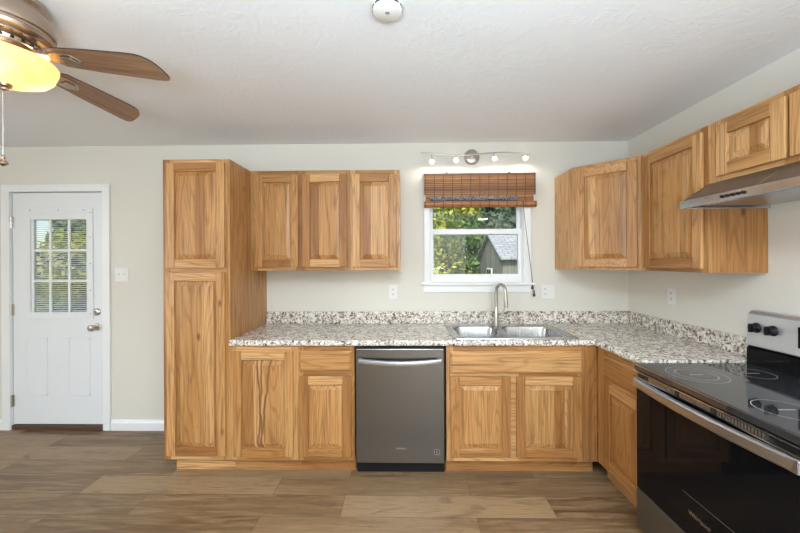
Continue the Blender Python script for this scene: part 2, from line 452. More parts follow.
b = MB(); b.lathe([(.031, 0), (.031, -.008), (.026, -.014), (.02, -.016), (.002, -.016)], (kx + .022, yf, 1.014), 'y', 28); b.box(kx + .018, kx + .026, yf - .03, yf - .012, 1.0, 1.028)
b.build('deadbolt', M_nickel, d, smooth='auto')
for hz in (.246, 1.035, 1.79):
    b = MB(); b.tube([(DX0 + .014, -.004, hz - .05), (DX0 + .014, -.004, hz + .05)], .007, 10); b.box(DX0 - .002, DX0 + .03, .001, .008, hz - .048, hz + .048)
    b.build('hinge', M_nickel, d)

# window ----------------------------------------------------------
wd = sempty('window_1', ((WX0 + WX1) / 2, .05, WZ0))
b = MB()
b.box(.222, WX0 + .008, -.018, 0, 1.255, WZ1 + .05); b.box(WX1 - .008, 1.118, -.018, 0, 1.255, WZ1 + .05); b.box(.222, 1.118, -.018, 0, WZ1 - .008, WZ1 + .05)
b.box(WX0, WX0 + .012, 0, WT, WZ0, WZ1); b.box(WX1 - .012, WX1, 0, WT, WZ0, WZ1); b.box(WX0, WX1, 0, WT, WZ1 - .012, WZ1)
b.build('window_frame', M_trim, wd, bevel=.003)
b = MB(); b.box(.198, 1.142, -.045, .0, 1.238, 1.258); b.box(WX0 + .0005, WX1 - .0005, 0, .1, 1.226, 1.258); b.box(.212, 1.128, -.016, 0, 1.176, 1.238)
b.build('window_sill', M_trim, wd, bevel=.004)
def sash(x0, x1, z0, z1, y0, y1, t, tb, tt):
    b = MB(); b.box(x0, x0 + t, y0, y1, z0, z1); b.box(x1 - t, x1, y0, y1, z0, z1); b.box(x0 + t, x1 - t, y0, y1, z0, z0 + tb); b.box(x0 + t, x1 - t, y0, y1, z1 - tt, z1)
    s_ = b.build('sash', M_trim, wd, bevel=.003)
    MB().box(x0 + t, x1 - t, (y0 + y1) / 2 - .002, (y0 + y1) / 2 + .002, z0 + tb, z1 - tt).build('pane', M_glass, s_)
sash(WX0 + .012, WX1 - .012, 1.665, WZ1 - .012, .06, .09, .028, .04, .03)
sash(WX0 + .012, WX1 - .012, 1.258, 1.712, .022, .055, .03, .07, .045)

# ------------------------------------------------------------------ cabinets
FT = .019
def frameF(O, U, N):
    O, U, N = Vector(O), Vector(U).normalized(), Vector(N).normalized()
    return lambda u, v, w: O + U * u + Vector((0, 0, v)) + N * w
def wmats(U):
    return [WZ, WX if abs(U[0]) > .6 else WY]
def raised_door(F, U, u0, u1, v0, v1, parent, name='door', sw=.058):
    # frame of stiles and rails, the raised panel is its own mesh
    b = MB(); e = .006; t = FT
    def member(a0, a1, c0, c1, m): b.fbox(F, a0, a1, c0, c1, .001, t, m)
    member(u0, u0 + sw, v0, v1, 0); member(u1 - sw, u1, v0, v1, 0)
    member(u0 + sw, u1 - sw, v0, v0 + sw, 1); member(u0 + sw, u1 - sw, v1 - sw, v1, 1)
    dr = b.build(name, wmats(U), parent, bevel=.0035)
    p = MB(); a0, a1, c0, c1 = u0 + sw, u1 - sw, v0 + sw, v1 - sw
    loops = [(0, .006), (.0045, .006), (.006, .0085), (.032, .0165), (.0335, .0185)]
    vs = []
    for d_, w_ in loops:
        vs += [F(a0 + d_, c0 + d_, w_), F(a1 - d_, c0 + d_, w_), F(a1 - d_, c1 - d_, w_), F(a0 + d_, c1 - d_, w_)]
    fs = []
    for i in range(len(loops) - 1):
        for j in range(4):
            a = i * 4 + j; c = i * 4 + (j + 1) % 4; fs.append((a, c, c + 4, a + 4))
    k_ = (len(loops) - 1) * 4; fs.append((k_, k_ + 1, k_ + 2, k_ + 3))
    p.add(vs, fs); p.build('panel', WS if parent.get('label', '').find('dark streaks') > 0 else WP, dr, recalc=False)
    return dr
def slab(F, U, u0, u1, v0, v1, parent, name='drawer_front'):
    b = MB(); m = 1; e = .012
    lo = [(0, .001), (0, .012), (e, FT)]; vs = []
    for d_, w_ in lo: vs += [F(u0 + d_, v0 + d_, w_), F(u1 - d_, v0 + d_, w_), F(u1 - d_, v1 - d_, w_), F(u0 + d_, v1 - d_, w_)]
    fs = [(3, 2, 1, 0)]
    for i in range(2):
        for j in range(4):
            a = i * 4 + j; c = i * 4 + (j + 1) % 4; fs.append((a, c, c + 4, a + 4))
    fs.append((8, 9, 10, 11)); b.add(vs, fs)
    return b.build(name, wmats(U)[1], parent)
def face_frame(F, U, W, z0, z1, openings, parent):
    # openings: (u0,u1,v0,v1); built as stiles full height between them and rails
    b = MB(); us = sorted({0, W} | {o[0] for o in openings} | {o[1] for o in openings})
    for i in range(len(us) - 1):
        a, c = us[i], us[i + 1]
        mid = (a + c) / 2; ops = sorted([(o[2], o[3]) for o in openings if o[0] <= mid <= o[1]])
        z = z0
        if not ops: b.fbox(F, a, c, z0, z1, -FT, 0, 0); continue
        for p, q in ops:
            if p > z: b.fbox(F, a, c, z, p, -FT, 0, 1)
            z = q
        if z1 > z: b.fbox(F, a, c, z, z1, -FT, 0, 1)
    return b.build('face_frame', wmats(U), parent)
def cabinet(name, label, cat, O, U, N, W, D, z0, z1, doors, drawers=(), toe=None, group=None, false_front=False, panel_sides=True):
    F = frameF(O, U, N)
    c = F(W / 2, 0, -D / 2); root = thing(name, label, cat, (c.x, c.y, 0 if z0 < .2 else z0), group)
    b = MB()
    if false_front:
        for q in ((.001, .019, z0, z1, -D, -FT - .0005), (W - .019, W - .001, z0, z1, -D, -FT - .0005), (.019, W - .019, z0, z0 + .018, -D, -FT - .0005), (.019, W - .019, z0 + .018, z1 - .002, -D, -D + .012)): b.fbox(F, *q)
    else: b.fbox(F, 0.001, W - .001, z0, z1, -D, -FT - .0005)
    b.build('body', WZ, root)
    ins = .02
    ops = [(u0 + ins, u1 - ins, v0 + ins, v1 - ins) for u0, u1, v0, v1 in list(doors) + list(drawers)]
    # merge openings sharing the same stiles
    xs = {}
    face_frame(F, U, W, z0, z1, ops, root)
    for dd in doors: raised_door(F, U, *dd, root)
    for dd in drawers: slab(F, U, *dd, root, 'false_drawer_front' if false_front else 'drawer_front')
    if toe:
        MB().fbox(F, toe[0], toe[1], 0, z0, -.075, -.06).build('toe_kick', wmats(U)[1], root)
        MB().fbox(F, toe[0] + .01, toe[1] - .01, 0, z0, -D, -.076).build('base', WZ, root)
    return root
BK = (1, 0, 0), (0, -1, 0)       # faces the camera
RT = (0, -1, 0), (-1, 0, 0)      # faces left
yF = -.61
# tall pantry
cabinet('pantry_cabinet', 'tall hickory pantry cabinet standing on the floor at the left end of the counter', 'cabinet', (-1.577, yF, 0), *BK, .457, .61, .102, 2.134,
        [(.028, .426, 1.399, 2.108), (.028, .426, .135, 1.37)], toe=(.045, .457))
g = 'hickory base cabinets under the countertop'
cabinet('base_cabinet', 'base cabinet with one full-height door and dark streaks, next to the tall pantry', 'cabinet', (-1.12, yF, 0), *BK, .457, .61, .102, .876,
        [(.022, .428, .13, .838)], toe=(0, .457), group=g)
cabinet('base_cabinet', 'narrow base cabinet with a drawer over a door, left beside the dishwasher', 'cabinet', (-.662, yF, 0), *BK, .381, .61, .102, .876,
        [(.014, .360, .13, .671)], [(.014, .360, .703, .838)], toe=(0, .381), group=g)
cabinet('sink_base_cabinet', 'wide two-door base cabinet with a false drawer front below the sink', 'cabinet', (.335, yF, 0), *BK, 1.001, .61, .102, .874,
        [(.027, .424, .134, .671), (.462, .892, .134, .671)], [(.027, .897, .693, .838)], toe=(0, 1.0), group=g, false_front=True)
cabinet('base_cabinet', 'corner base cabinet with a drawer and door facing left, beside the range', 'cabinet', (1.34, -.6105, 0), *RT, .480, .59, .102, .874,
        [(.097, .462, .134, .671)], [(.097, .462, .693, .838)], toe=(0, .478), group=g)
# wall cabinets
g = 'hickory wall cabinets'
cabinet('wall_cabinet', 'two-door hickory wall cabinet against the side of the tall pantry', 'cabinet', (-1.119, -.305, 0), *BK, .765, .304, 1.372, 2.134,
        [(.036, .369, 1.399, 2.10), (.402, .743, 1.399, 2.10)], group=g)
cabinet('wall_cabinet', 'narrow one-door wall cabinet left of the window', 'cabinet', (-.353, -.305, 0), *BK, .378, .304, 1.372, 2.134,
        [(.016, .352, 1.399, 2.10)], group=g)
cabinet('wall_cabinet', 'one-door wall cabinet on the right wall between the corner cabinet and range hood', 'cabinet', (1.63, -.612, 0), *RT, .503, .303, 1.372, 2.134,
        [(.040, .480, 1.392, 2.108)], group=g)
cabinet('wall_cabinet', 'short two-door wall cabinet above the range hood', 'cabinet', (1.63, -1.116, 0), *RT, .762, .303, 1.829, 2.134,
        [(.062, .375, 1.853, 2.106), (.390, .705, 1.853, 2.106)], group=g)
# diagonal corner cabinet
root = thing('corner_wall_cabinet', 'diagonal-front hickory wall cabinet filling the corner right of the window', 'cabinet', (1.63, -.3, 1.372), g)
A = Vector((1.322, -.318, 0)); B = Vector((1.63, -.611, 0)); U = (B - A).normalized(); N = Vector((U.y, -U.x, 0)); N = N if N.x < 0 else -N
A2, B2 = A - N * FT, B - N * FT
b = MB(); b.prism([(1.322, -.0), (1.322, -.318), (A2.x + .003, A2.y), (B2.x, B2.y + .003), (1.63, -.611), (1.933, -.611), (1.933, 0)], 'z', 1.372, 2.134)
b.build('body', WZ, root)
L = (B - A).length
F = frameF(A, U, N)
face_frame(F, (0, 1, 0), L, 1.372, 2.134, [(.04, L - .04, 1.42, 2.09)], root)
raised_door(F, (1, 0, 0), .022, L - .022, 1.392, 2.108, root)

# ------------------------------------------------------------------ countertop
ct = thing('countertop', 'L-shaped speckled granite-look countertop with backsplash over the base cabinets', 'countertop', (.4, -.3, .876))
S0, S1, SY0, SY1 = .42, 1.197, -.575, -.135     # cutout
CF, CX = -.628, 1.318
b = MB(); z0, z1 = .876, .914
RE = -1.09
b.box(-1.118, S0, CF, -.0005, z0, z1); b.box(S0, S1, CF, SY0, z0, z1); b.box(S0, S1, SY1, -.0005, z0, z1); b.box(S1, XR - .0005, CF, -.0005, z0, z1)
b.box(CX, XR - .0005, RE, CF, z0, z1)
nose = lambda: [(-math.cos(R(a)) , math.sin(R(a))) for a in range(-90, 91, 15)]
pr = [(CF - .009 * math.cos(R(a)), .895 + .019 * math.sin(R(a))) for a in range(-90, 91, 15)]
b.prism(pr, 'x', -1.118, CX)
pr = [(CX - .009 * math.cos(R(a)), .895 + .019 * math.sin(R(a))) for a in range(-90, 91, 15)]
# prism along y takes (x, z)
b.prism(pr, 'y', RE, CF)
b.build('top', M_granite, ct)
b = MB(); b.box(-1.118, XR - .022, -.020, -.0005, z1, 1.016)
b.build('backsplash', M_granite, ct, bevel=.003)
b = MB(); b.box(XR - .020, XR - .0005, RE, -.0005, z1, 1.016)
b.build('backsplash', M_granite, ct, bevel=.003)

# ------------------------------------------------------------------ sink
sk = thing('kitchen_sink', 'double-bowl stainless steel sink set into the countertop below the window', 'sink', (.79, -.35, .914))
def sink_mesh():
    bm = bmesh.new(); zr = .920
    loops = [rrect(.384, 1.232, -.605, -.098, .035), rrect(.432, .772, -.565, -.165, .07), rrect(.800, 1.190, -.565, -.165, .07)]
    edges = []
    vs_all = []
    for lp in loops:
        vs = [bm.verts.new((x, y, zr)) for x, y in lp]
        vs_all.append(vs)
        for i in range(len(vs)): edges.append(bm.edges.new((vs[i], vs[(i + 1) % len(vs)])))
    bmesh.ops.triangle_fill(bm, use_beauty=True, edges=edges)
    def drop(vs, steps):
        prev = vs; c = sum((v.co for v in vs), Vector()) / len(vs)
        for sc_, dz in steps:
            nw = []
            for v0 in vs:
                p = c + (v0.co - c) * sc_; nw.append(bm.verts.new((p.x, p.y, zr + dz)))
            for i in range(len(vs)): bm.faces.new((prev[i], prev[(i + 1) % len(vs)], nw[(i + 1) % len(vs)], nw[i]))
            prev = nw
        return prev
    drop(vs_all[0], [(1.006, -.003), (1.007, -.0055)])
    for lp in vs_all[1:]:
        last = drop(lp, [(.985, -.004), (.97, -.016), (.93, -.13), (.88, -.165), (.75, -.175)])
        bm.faces.new(last)
    bmesh.ops.recalc_face_normals(bm, faces=bm.faces)
    off = parent_loc(sk)
    for v in bm.verts: v.co -= off
    me = bpy.data.meshes.new('basin'); bm.to_mesh(me); bm.free(); me.materials.append(M_sink)
    for p in me.polygons: p.use_smooth = True
    me.set_sharp_from_angle(angle=R(50))
    o = bpy.data.objects.new('basin', me); COL.objects.link(o); o.parent = sk
sink_mesh()
for x in (.602, .995):
    MB().lathe([(.045, .001), (.04, .004), (.03, .002), (.005, .002)], (x, -.36, .745), 'z', 24).build('drain', M_chrome, sk, smooth='auto')

fa = thing('kitchen_faucet', 'brushed nickel gooseneck pull-down faucet behind the sink', 'faucet', (.795, -.128, .92))
b = MB(); b.lathe([(.028, 0), (.028, .006), (.02, .012), (.017, .05), (.0165, .14), (.0125, .15)], (.795, -.128, .920), 'z', 24)
pts = [(.795, -.128, 1.06), (.795, -.128, 1.19)]
dx, dy = .045, -.105
for i in range(1, 13):
    a = PI * i / 12; t = (1 - math.cos(a)) / 2
    pts.append((.795 + dx * t, -.128 + dy * t, 1.19 + .062 * math.sin(a)))
b.tube(pts, .0135, 14); b.build('spout', M_nickel, fa, smooth='auto')
b = MB(); ex, ey = .795 + dx, -.128 + dy
b.tube([(ex, ey, 1.195), (ex + .001, ey, 1.15), (ex + .003, ey - .002, 1.10), (ex + .004, ey - .004, 1.075)], [.013, .0155, .018, .015], 16)
b.build('spray_head', M_nickel, fa, smooth='auto')
b = MB(); b.tube([(.81, -.128, .985), (.838, -.128, .985)], .014, 16); b.tube([(.832, -.13, .988), (.85, -.135, 1.03), (.858, -.14, 1.06)], [.008, .006, .005], 10)
b.build('handle', M_nickel, fa, smooth='auto')
sd = thing('soap_dispenser', 'small nickel soap dispenser on the sink deck right of the faucet', 'soap dispenser', (.975, -.128, .92))
b = MB(); b.lathe([(.02, 0), (.02, .005), (.011, .01), (.010, .04), (.015, .045), (.015, .055), (.004, .06)], (.975, -.128, .92), 'z', 20)
b.build('base', M_nickel, sd, smooth='auto')
MB().tube([(.975, -.128, .972), (.974, -.15, .978), (.974, -.175, .97)], [.006, .005, .004], 10).build('nozzle', M_nickel, sd, smooth='auto')

# ------------------------------------------------------------------ dishwasher
dw = thing('dishwasher', 'stainless steel dishwasher with a curved bar handle between the base cabinets', 'dishwasher', (.026, -.4, 0))
MB().box(-.274, .328, -.595, -.02, .095, .872).build('body', M_black, dw)
MB().box(-.268, .322, -.565, -.10, 0, .095).build('toe_kick', M_black, dw)
MB().box(-.266, .318, -.638, -.597,   .100, .858).build('door', M_dw, dw, bevel=.004)
MB().box(-.266, .318, -.630, -.597, .860, .870).build('control_strip', M_black, dw)
def bow_handle(x0, x1, yb_, z, hgt, out, n=18):
    b = MB(); vs = []
    for i in range(n + 1):
        t = i / n; x = x0 + (x1 - x0) * t; bo = math.sin(PI * t) ** .7 * out; zz = z - .012 * math.sin(PI * t)
        for (dy_, dz_) in ((0, -hgt / 2), (-.012, -hgt / 2 + .004), (-.016, 0), (-.012, hgt / 2 - .004), (0, hgt / 2)):
            vs.append((x, yb_ - bo + dy_, zz + dz_))
    fs = []
    for i in range(n):
        for j in range(5):
            a = i * 5 + j; c = i * 5 + (j + 1) % 5; fs.append((a, c, c + 5, a + 5))
    fs += [(4, 3, 2, 1, 0), tuple(range(n * 5, n * 5 + 5))]
    return b.add(vs, fs)
b = bow_handle(-.248, .300, -.650, .782, .036, .022); b.box(-.248, -.225, -.652, -.638, .768, .796); b.box(.277, .300, -.652, -.638, .768, .796)
b.build('handle', M_steel, dw, smooth='auto')
text('logo', 'Whirlpool', .016, (.03, -.6386, .198), (R(90), 0, 0), M_chrome, dw)
b = MB(); b.lathe([(.020, 0), (.020, -.0008)], (.268, -.638, .176), 'y', 28); em = b.build('badge', M_chrome, dw)
b = MB(); b.lathe([(.017, 0), (.017, -.0006)], (.268, -.6388, .176), 'y', 28); b.build('badge_face', M_slot, em)
text('badge_letter', 'E', .022, (.268, -.6398, .176), (R(90), 0, 0), M_chrome, em)

# ------------------------------------------------------------------ range (faces -x)
Y0, Y1 = -1.098, -1.860
rg = thing('electric_range', 'black and stainless electric range with glass cooktop against the right wall', 'range', (1.6, -1.479, 0))
XF_ = 1.262
MB().box(1.30, 1.915, Y1 + .003, Y0 - .003, .05, .885).build('body', M_black, rg)
for yy in (Y0 - .06, Y1 + .06):
    for xx in (1.36, 1.86): MB().lathe([(.018, 0), (.018, .052)], (xx, yy, 0), 'z', 14).build('leg', M_black, rg)
b = MB(); b.prism([(XF_ + .006, .868), (XF_ - .004, .874), (XF_ - .004, .901), (XF_ - .001, .904), (1.915, .904), (1.915, .868)], 'y', Y1, Y0)
b.build('cooktop', M_cook, rg, bevel=.002)
MB().box(XF_ - .006, XF_ + .004, Y1, Y0, .8635, .868).build('cooktop_trim', M_chrome, rg)
MB().box(XF_ - .0052, XF_ - .0042, Y1, Y0, .8985, .9010).build('cooktop_edge', M_chrome, rg)
def ring(b, cx, cy, r0, r1, z, n=56, a0=0, a1=360):
    vs = []; k_ = n
    for i in range(k_ + 1):
        a = R(a0 + (a1 - a0) * i / k_)
        for rr in (r0, r1): vs.append((cx + rr * math.cos(a), cy + rr * math.sin(a), z))
    b.add(vs, [(2 * i, 2 * i + 1, 2 * i + 3, 2 * i + 2) for i in range(k_)])
for cx, cy, rs in ((1.42, -1.29, (.115, .078)), (1.70, -1.27, (.078,)), (1.70, -1.66, (.105, .07)), (1.42, -1.67, (.09,))):
    b = MB()
    for rr in rs: ring(b, cx, cy, rr - .0012, rr + .0012, .9046)
    b.box(cx - .03, cx + .03, cy - .0015, cy + .0015, .9041, .9046)
    o = b.build('burner', M_ring, rg, recalc=False)
# front vent strip with slots above the door
MB().box(XF_ + .012, 1.30, Y1 + .004, Y0 - .004, .838, .862).build('vent_strip', M_black, rg)
b = MB()
# oven door
MB().box(XF_ + .006, 1.30, Y1 + .003, Y0 - .003, .262, .838).build('oven_door', M_gloss, rg, bevel=.003)
b = MB()
n = 46
for i in range(n):
    b = MB()
    y = Y0 - .11 - (.54) * i / (n - 1)
    if n // 3 - 1 <= i <= n // 3 or 2 * n // 3 - 1 <= i <= 2 * n // 3: continue
    b.box(XF_ - .0035, XF_ + .0115, y - .0035, y + .0035, .8400, .860)
    b.build('vent_fin', M_steel, rg)
MB().box(XF_ - .004, XF_ + .012, Y1 + .003, Y0 - .003, .834, .8385).build('door_trim', M_chrome, rg)
# bowed full-width handle
b = MB(); n = 28; vs = []
for i in range(n + 1):
    t = i / n; y = (Y0 - .003) + (Y1 - Y0 + .006) * t; bo = .008 + .030 * math.sin(PI * t) ** .8
    x = XF_ - bo + .004
    for dx_, dz_ in ((.012, -.020), (.002, -.020), (-.004, -.014), (-.006, .020), (0, .026), (.012, .028)):
        vs.append((x + dx_, y, .803 + dz_))
fs = []
for i in range(n):
    for j in range(6):
        a = i * 6 + j; c = i * 6 + (j + 1) % 6; fs.append((a, c, c + 6, a + 6))
fs += [(5, 4, 3, 2, 1, 0), tuple(range(n * 6, n * 6 + 6))]
b.add(vs, fs)
for y in (Y0 - .018, Y1 + .018): b.box(XF_ - .012, XF_ + .006, y - .014, y + .014, .786, .826)
b.build('oven_handle', M_steel, rg, smooth='auto')
b = MB(); b.box(XF_ + .0050, XF_ + .0058, Y1 + .05, -1.40, .437, .4385)  # thin grey line along the oven door
b.build('door_line', mat('faint_grey_line', (.12, .12, .12), .3), rg)
text('logo', 'Whirlpool', .025, (XF_ + .0052, -1.485, .368), (R(90), 0, R(-90)), M_chrome, rg)
MB().box(XF_ + .004, 1.30, Y1 + .003, Y0 - .003, .055, .258).build('storage_drawer', M_steel_dark, rg, bevel=.004)
MB().box(XF_ + .030, 1.30, Y1 + .02, Y0 - .02, .02, .054).build('kick_panel', M_black, rg)
# backguard
b = MB(); b.prism([(1.836, .9045), (1.915, .9045), (1.915, 1.0), (1.852, 1.0), (1.836, .985)], 'y', Y1 + .003, Y0 - .003)
b.build('backguard_base', M_gloss, rg)
prof = [(1.828, 1.000), (1.925, 1.000), (1.925, 1.165), (1.880, 1.180), (1.856, 1.178), (1.843, 1.160)]
b = MB(); b.prism(prof, 'y', Y1, Y0)
b.build('control_panel', M_panelgrey, rg, bevel=.007, seg=3)
def knob(y, z=1.095):
    x = 1.836; k_ = MB(); k_.lathe([(.026, 0), (.024, -.006), (.019, -.010), (.017, -.028), (.004, -.030)], (x, y, z), 'x', 24); k_.box(x - .037, x - .012, y - .0055, y + .0055, z - .021, z + .021)
    k_.build('control_knob', M_black, rg, smooth='auto')
for y in (-1.150, -1.228, -1.73, -1.808): knob(y)
MB().box(1.8295, 1.845, -1.62, -1.34, 1.04, 1.135).build('display', M_gloss, rg)

# ------------------------------------------------------------------ range hood
hd = thing('range_hood', 'stainless steel under-cabinet range hood over the range', 'range hood', (1.7, -1.497, 1.70))
HY0, HY1 = -1.118, -1.876; HX = 1.487
b = MB(); b.prism([(HX, 1.738), (1.625, 1.8285), (1.933, 1.8285), (1.933, 1.72), (HX + .01, 1.72)], 'y', HY1, HY0)
b.build('canopy', M_steel_dark, hd, bevel=.002)
b = MB(); b.box(HX - .003, HX + .012, HY1 - .001, HY0 + .001, 1.702, 1.740); b.box(HX + .012, 1.932, HY0 - .012, HY0 + .001, 1.702, 1.7195); b.box(HX + .012, 1.932, HY1 - .001, HY1 + .012, 1.702, 1.7195)
b.build('front_lip', mat('bright_steel_lip', (.66, .68, .70), .2, 1), hd, bevel=.002)
for y in (HY0 - .06, -1.497):
    b = MB(); b.hexa([(HX + .004, y - .002, 1.7405), (HX + .004, y + .002, 1.7405), (1.62, y + .002, 1.826), (1.62, y - .002, 1.826), (HX + .004, y - .002, 1.7425), (HX + .004, y + .002, 1.7425), (1.62, y + .002, 1.828), (1.62, y - .002, 1.828)])
    b.build('seam', M_chrome, hd)
for i in range(5):
    y = -1.355 - i * .024
    MB().lathe([(.0075, 0), (.006, -.008), (.002, -.009)], (HX - .003, y, 1.722), 'x', 14).build('button', M_black, hd, smooth='auto')
b = MB(); b.box(HX + .07, 1.88, HY1 + .05, HY0 - .05, 1.712, 1.7195); b.build('filter', M_steel, hd)
MB().box(HX + .015, HX + .06, -1.36, -1.22, 1.708, 1.7195).build('lamp_lens', M_white, hd)
MB().box(HX + .001, HX + .010, HY1, -1.36, 1.7005, 1.7019).build('protective_film', M_film, hd)

# ------------------------------------------------------------------ ceiling fan
FC = Vector((-1.44, -1.645, H))
fn = thing('ceiling_fan', 'brushed-metal hugger ceiling fan with brown wood blades and a lit amber bowl', 'ceiling fan', FC)
b = MB(); b.lathe([(r_ * .80, h_ * .98) for r_, h_ in ((.120, 0), (.150, -.008), (.158, -.03), (.150, -.045), (.152, -.052), (.172, -.075), (.180, -.105), (.177, -.122), (.168, -.126), (.168, -.134), (.174, -.138), (.170, -.150), (.155, -.158), (.150, -.166),
                    (.128, -.172), (.12, -.178))], FC, 'z', 56)
b.build('motor_housing', M_fanmetal, fn, smooth='auto')
b = MB(); b.lathe([(.10, -.1750), (.108, -.180), (.104, -.192), (.085, -.196), (.085, -.200), (.09, -.208), (.075, -.218), (.065, -.222), (.06, -.232)], FC, 'z', 48)
for i in range(24):
    a = 2 * PI * i / 24; b.box(FC.x + .106 * math.cos(a) - .004, FC.x + .106 * math.cos(a) + .004, FC.y + .106 * math.sin(a) - .004, FC.y + .106 * math.sin(a) + .004, H - .190, H - .181, 1)
b.build('light_fitter', [M_fanmetal, M_black], fn, smooth='auto')
M_bowl = mat('lit_amber_glass', (.9, .68, .34), .35); k = NT(M_bowl)
k.b.inputs['Emission Color'].default_value = (1, .66, .22, 1); k.b.inputs['Emission Strength'].default_value = .30
tr = k.n('BsdfTranslucent'); mx = k.n('MixShader'); mx.inputs[0].default_value = .6
k.l(k.ramp(k.noise(k.obj(), 14, 3, .5, 1.0), [(.35, (1, .60, .20)), (.7, (1, .74, .34))]), tr.inputs[0])
k.l(k.b.outputs[0], mx.inputs[1]); k.l(tr.outputs[0], mx.inputs[2])
k.l(mx.outputs[0], [n_ for n_ in M_bowl.node_tree.nodes if n_.type == 'OUTPUT_MATERIAL'][0].inputs[0])
b = MB(); b.lathe([(.140, -.228), (.150, -.234), (.147, -.246), (.143, -.258), (.135, -.280), (.115, -.302), (.085, -.316), (.05, -.324), (.012, -.327)], FC, 'z', 60, wob=lambda a, h: .012 * math.cos(6 * a), cap=False)
b.build('glass_bowl', M_bowl, fn, smooth=True)
for ang in (-62, 58, 178):
    a = R(ang); c = FC + Vector((.082 * math.cos(a), .082 * math.sin(a), -.262))
    MB().lathe([(.001, .022), (.014, .018), (.018, 0), (.013, -.016), (.001, -.02)], c, 'z', 14).build('bulb', M_bulb, fn, smooth=True)
    light('fan_bulb', 'POINT', c + Vector((0, 0, -.023)), .28, (1, .80, .5), radius=.012)
MB().lathe([(.004, -.325), (.022, -.328), (.020, -.337), (.011, -.343), (.011, -.350), (.003, -.354)], FC, 'z', 24).build('finial', M_fanmetal, fn, smooth='auto')
# outlines in the blade's own plane: along, across
outline = [(.165, -.035), (.18, -.046), (.30, -.057), (.43, -.065), (.475, -.065), (.50, -.058), (.52, -.043), (.535, -.022), (.546, .005), (.553, .035), (.552, .048), (.545, .057), (.53, .061), (.50, .062), (.30, .054), (.18, .043), (.165, .032)]
for i in range(5):
    a = R(9.5) + R(72) * i
    ca, sa = math.cos(a), math.sin(a); pit = R(-13)
    n = len(outline)
    # build in local coordinates so the grain runs along the blade
    o = MB()
    Wm = Matrix.Translation(Vector((FC.x, FC.y, H - .206))) @ Matrix.Rotation(a, 4, 'Z') @ Matrix.Rotation(R(3), 4, 'Y') @ Matrix.Rotation(pit, 4, 'X')
    o.add([(u, v, 0) for u, v in outline] + [(u, v, .006) for u, v in outline], [tuple(range(n))[::-1], tuple(range(n, 2 * n))], 0)
    o.f += [[q, (q + 1) % n, n + (q + 1) % n, n + q] for q in range(n)]; o.m += [1] * n
    ob = o.build('blade', [M_blade, M_edge], None); ob.parent = fn; ob.matrix_local = Matrix.Translation(-FC) @ Wm
    ir = MB(); ir.prism([(.10, -.022), (.15, -.016), (.185, -.032), (.235, -.030), (.262, 0), (.235, .030), (.185, .032), (.15, .016), (.10, .022)], 'z', -.006, -.0005)
    ir.prism([(.195, -.018), (.232, -.016), (.245, 0), (.232, .016), (.195, .018)], 'z', -.011, -.006)
    ir.box(.10, .14, -.015, .015, -.006, .02)
    iro = ir.build('blade_iron', M_fanmetal, None, bevel=.002); iro.parent = fn; iro.matrix_local = Matrix.Translation(-FC) @ Wm
cx_, cy_ = FC.x - .006, FC.y + .0
b = MB(); z = H - .335
b.tube([(cx_ + .0, cy_, z), (cx_, cy_, 1.835)], .0012, 6)
for i in range(36): b.lathe([(.0005, .0022), (.0022, 0), (.0005, -.0022)], (cx_, cy_, z - .006 - i * .0063), 'z', 6)
b.build('pull_chain', M_chrome, fn)
b = MB(); b.lathe([(.002, .03), (.006, .022), (.004, .014), (.013, .004), (.014, -.004), (.006, -.010), (.002, -.012)], (cx_, cy_, 1.815), 'z', 16); b.build('pull_knob', M_fanmetal, fn, smooth='auto')

# ------------------------------------------------------------------ smoke detector
sm = thing('smoke_detector', 'round white smoke detector on the ceiling', 'smoke detector', (.0, -1.585, H))
b = MB(); b.lathe([(.066, 0), (.066, -.012), (.060, -.014)], (.0, -1.585, H), 'z', 40); b.build('base', M_white, sm, smooth='auto')
b = MB(); b.lathe([(.054, -.014), (.058, -.020), (.056, -.036), (.046, -.043), (.004, -.044)], (.0, -1.585, H), 'z', 40); b.build('cover', M_white, sm, smooth='auto')
b = MB()
for i in range(10):
    a0 = 36 * i; vs = []
    for q in range(6):
        a = R(a0 + 4 + q * 5.6); 
        for zz in (-.024, -.031): vs.append((.0583 * math.cos(a), -1.585 + .0583 * math.sin(a), H + zz))
    b.add(vs, [(2 * q, 2 * q + 1, 2 * q + 3, 2 * q + 2) for q in range(5)])
b.build('vent_slots', M_black, sm, recalc=False)
b = MB(); b.box(-.008, .008, -1.596, -1.584, H - .0455, H - .0435); b.build('test_button', mat('grey_print', (.3, .3, .3), .5), sm)

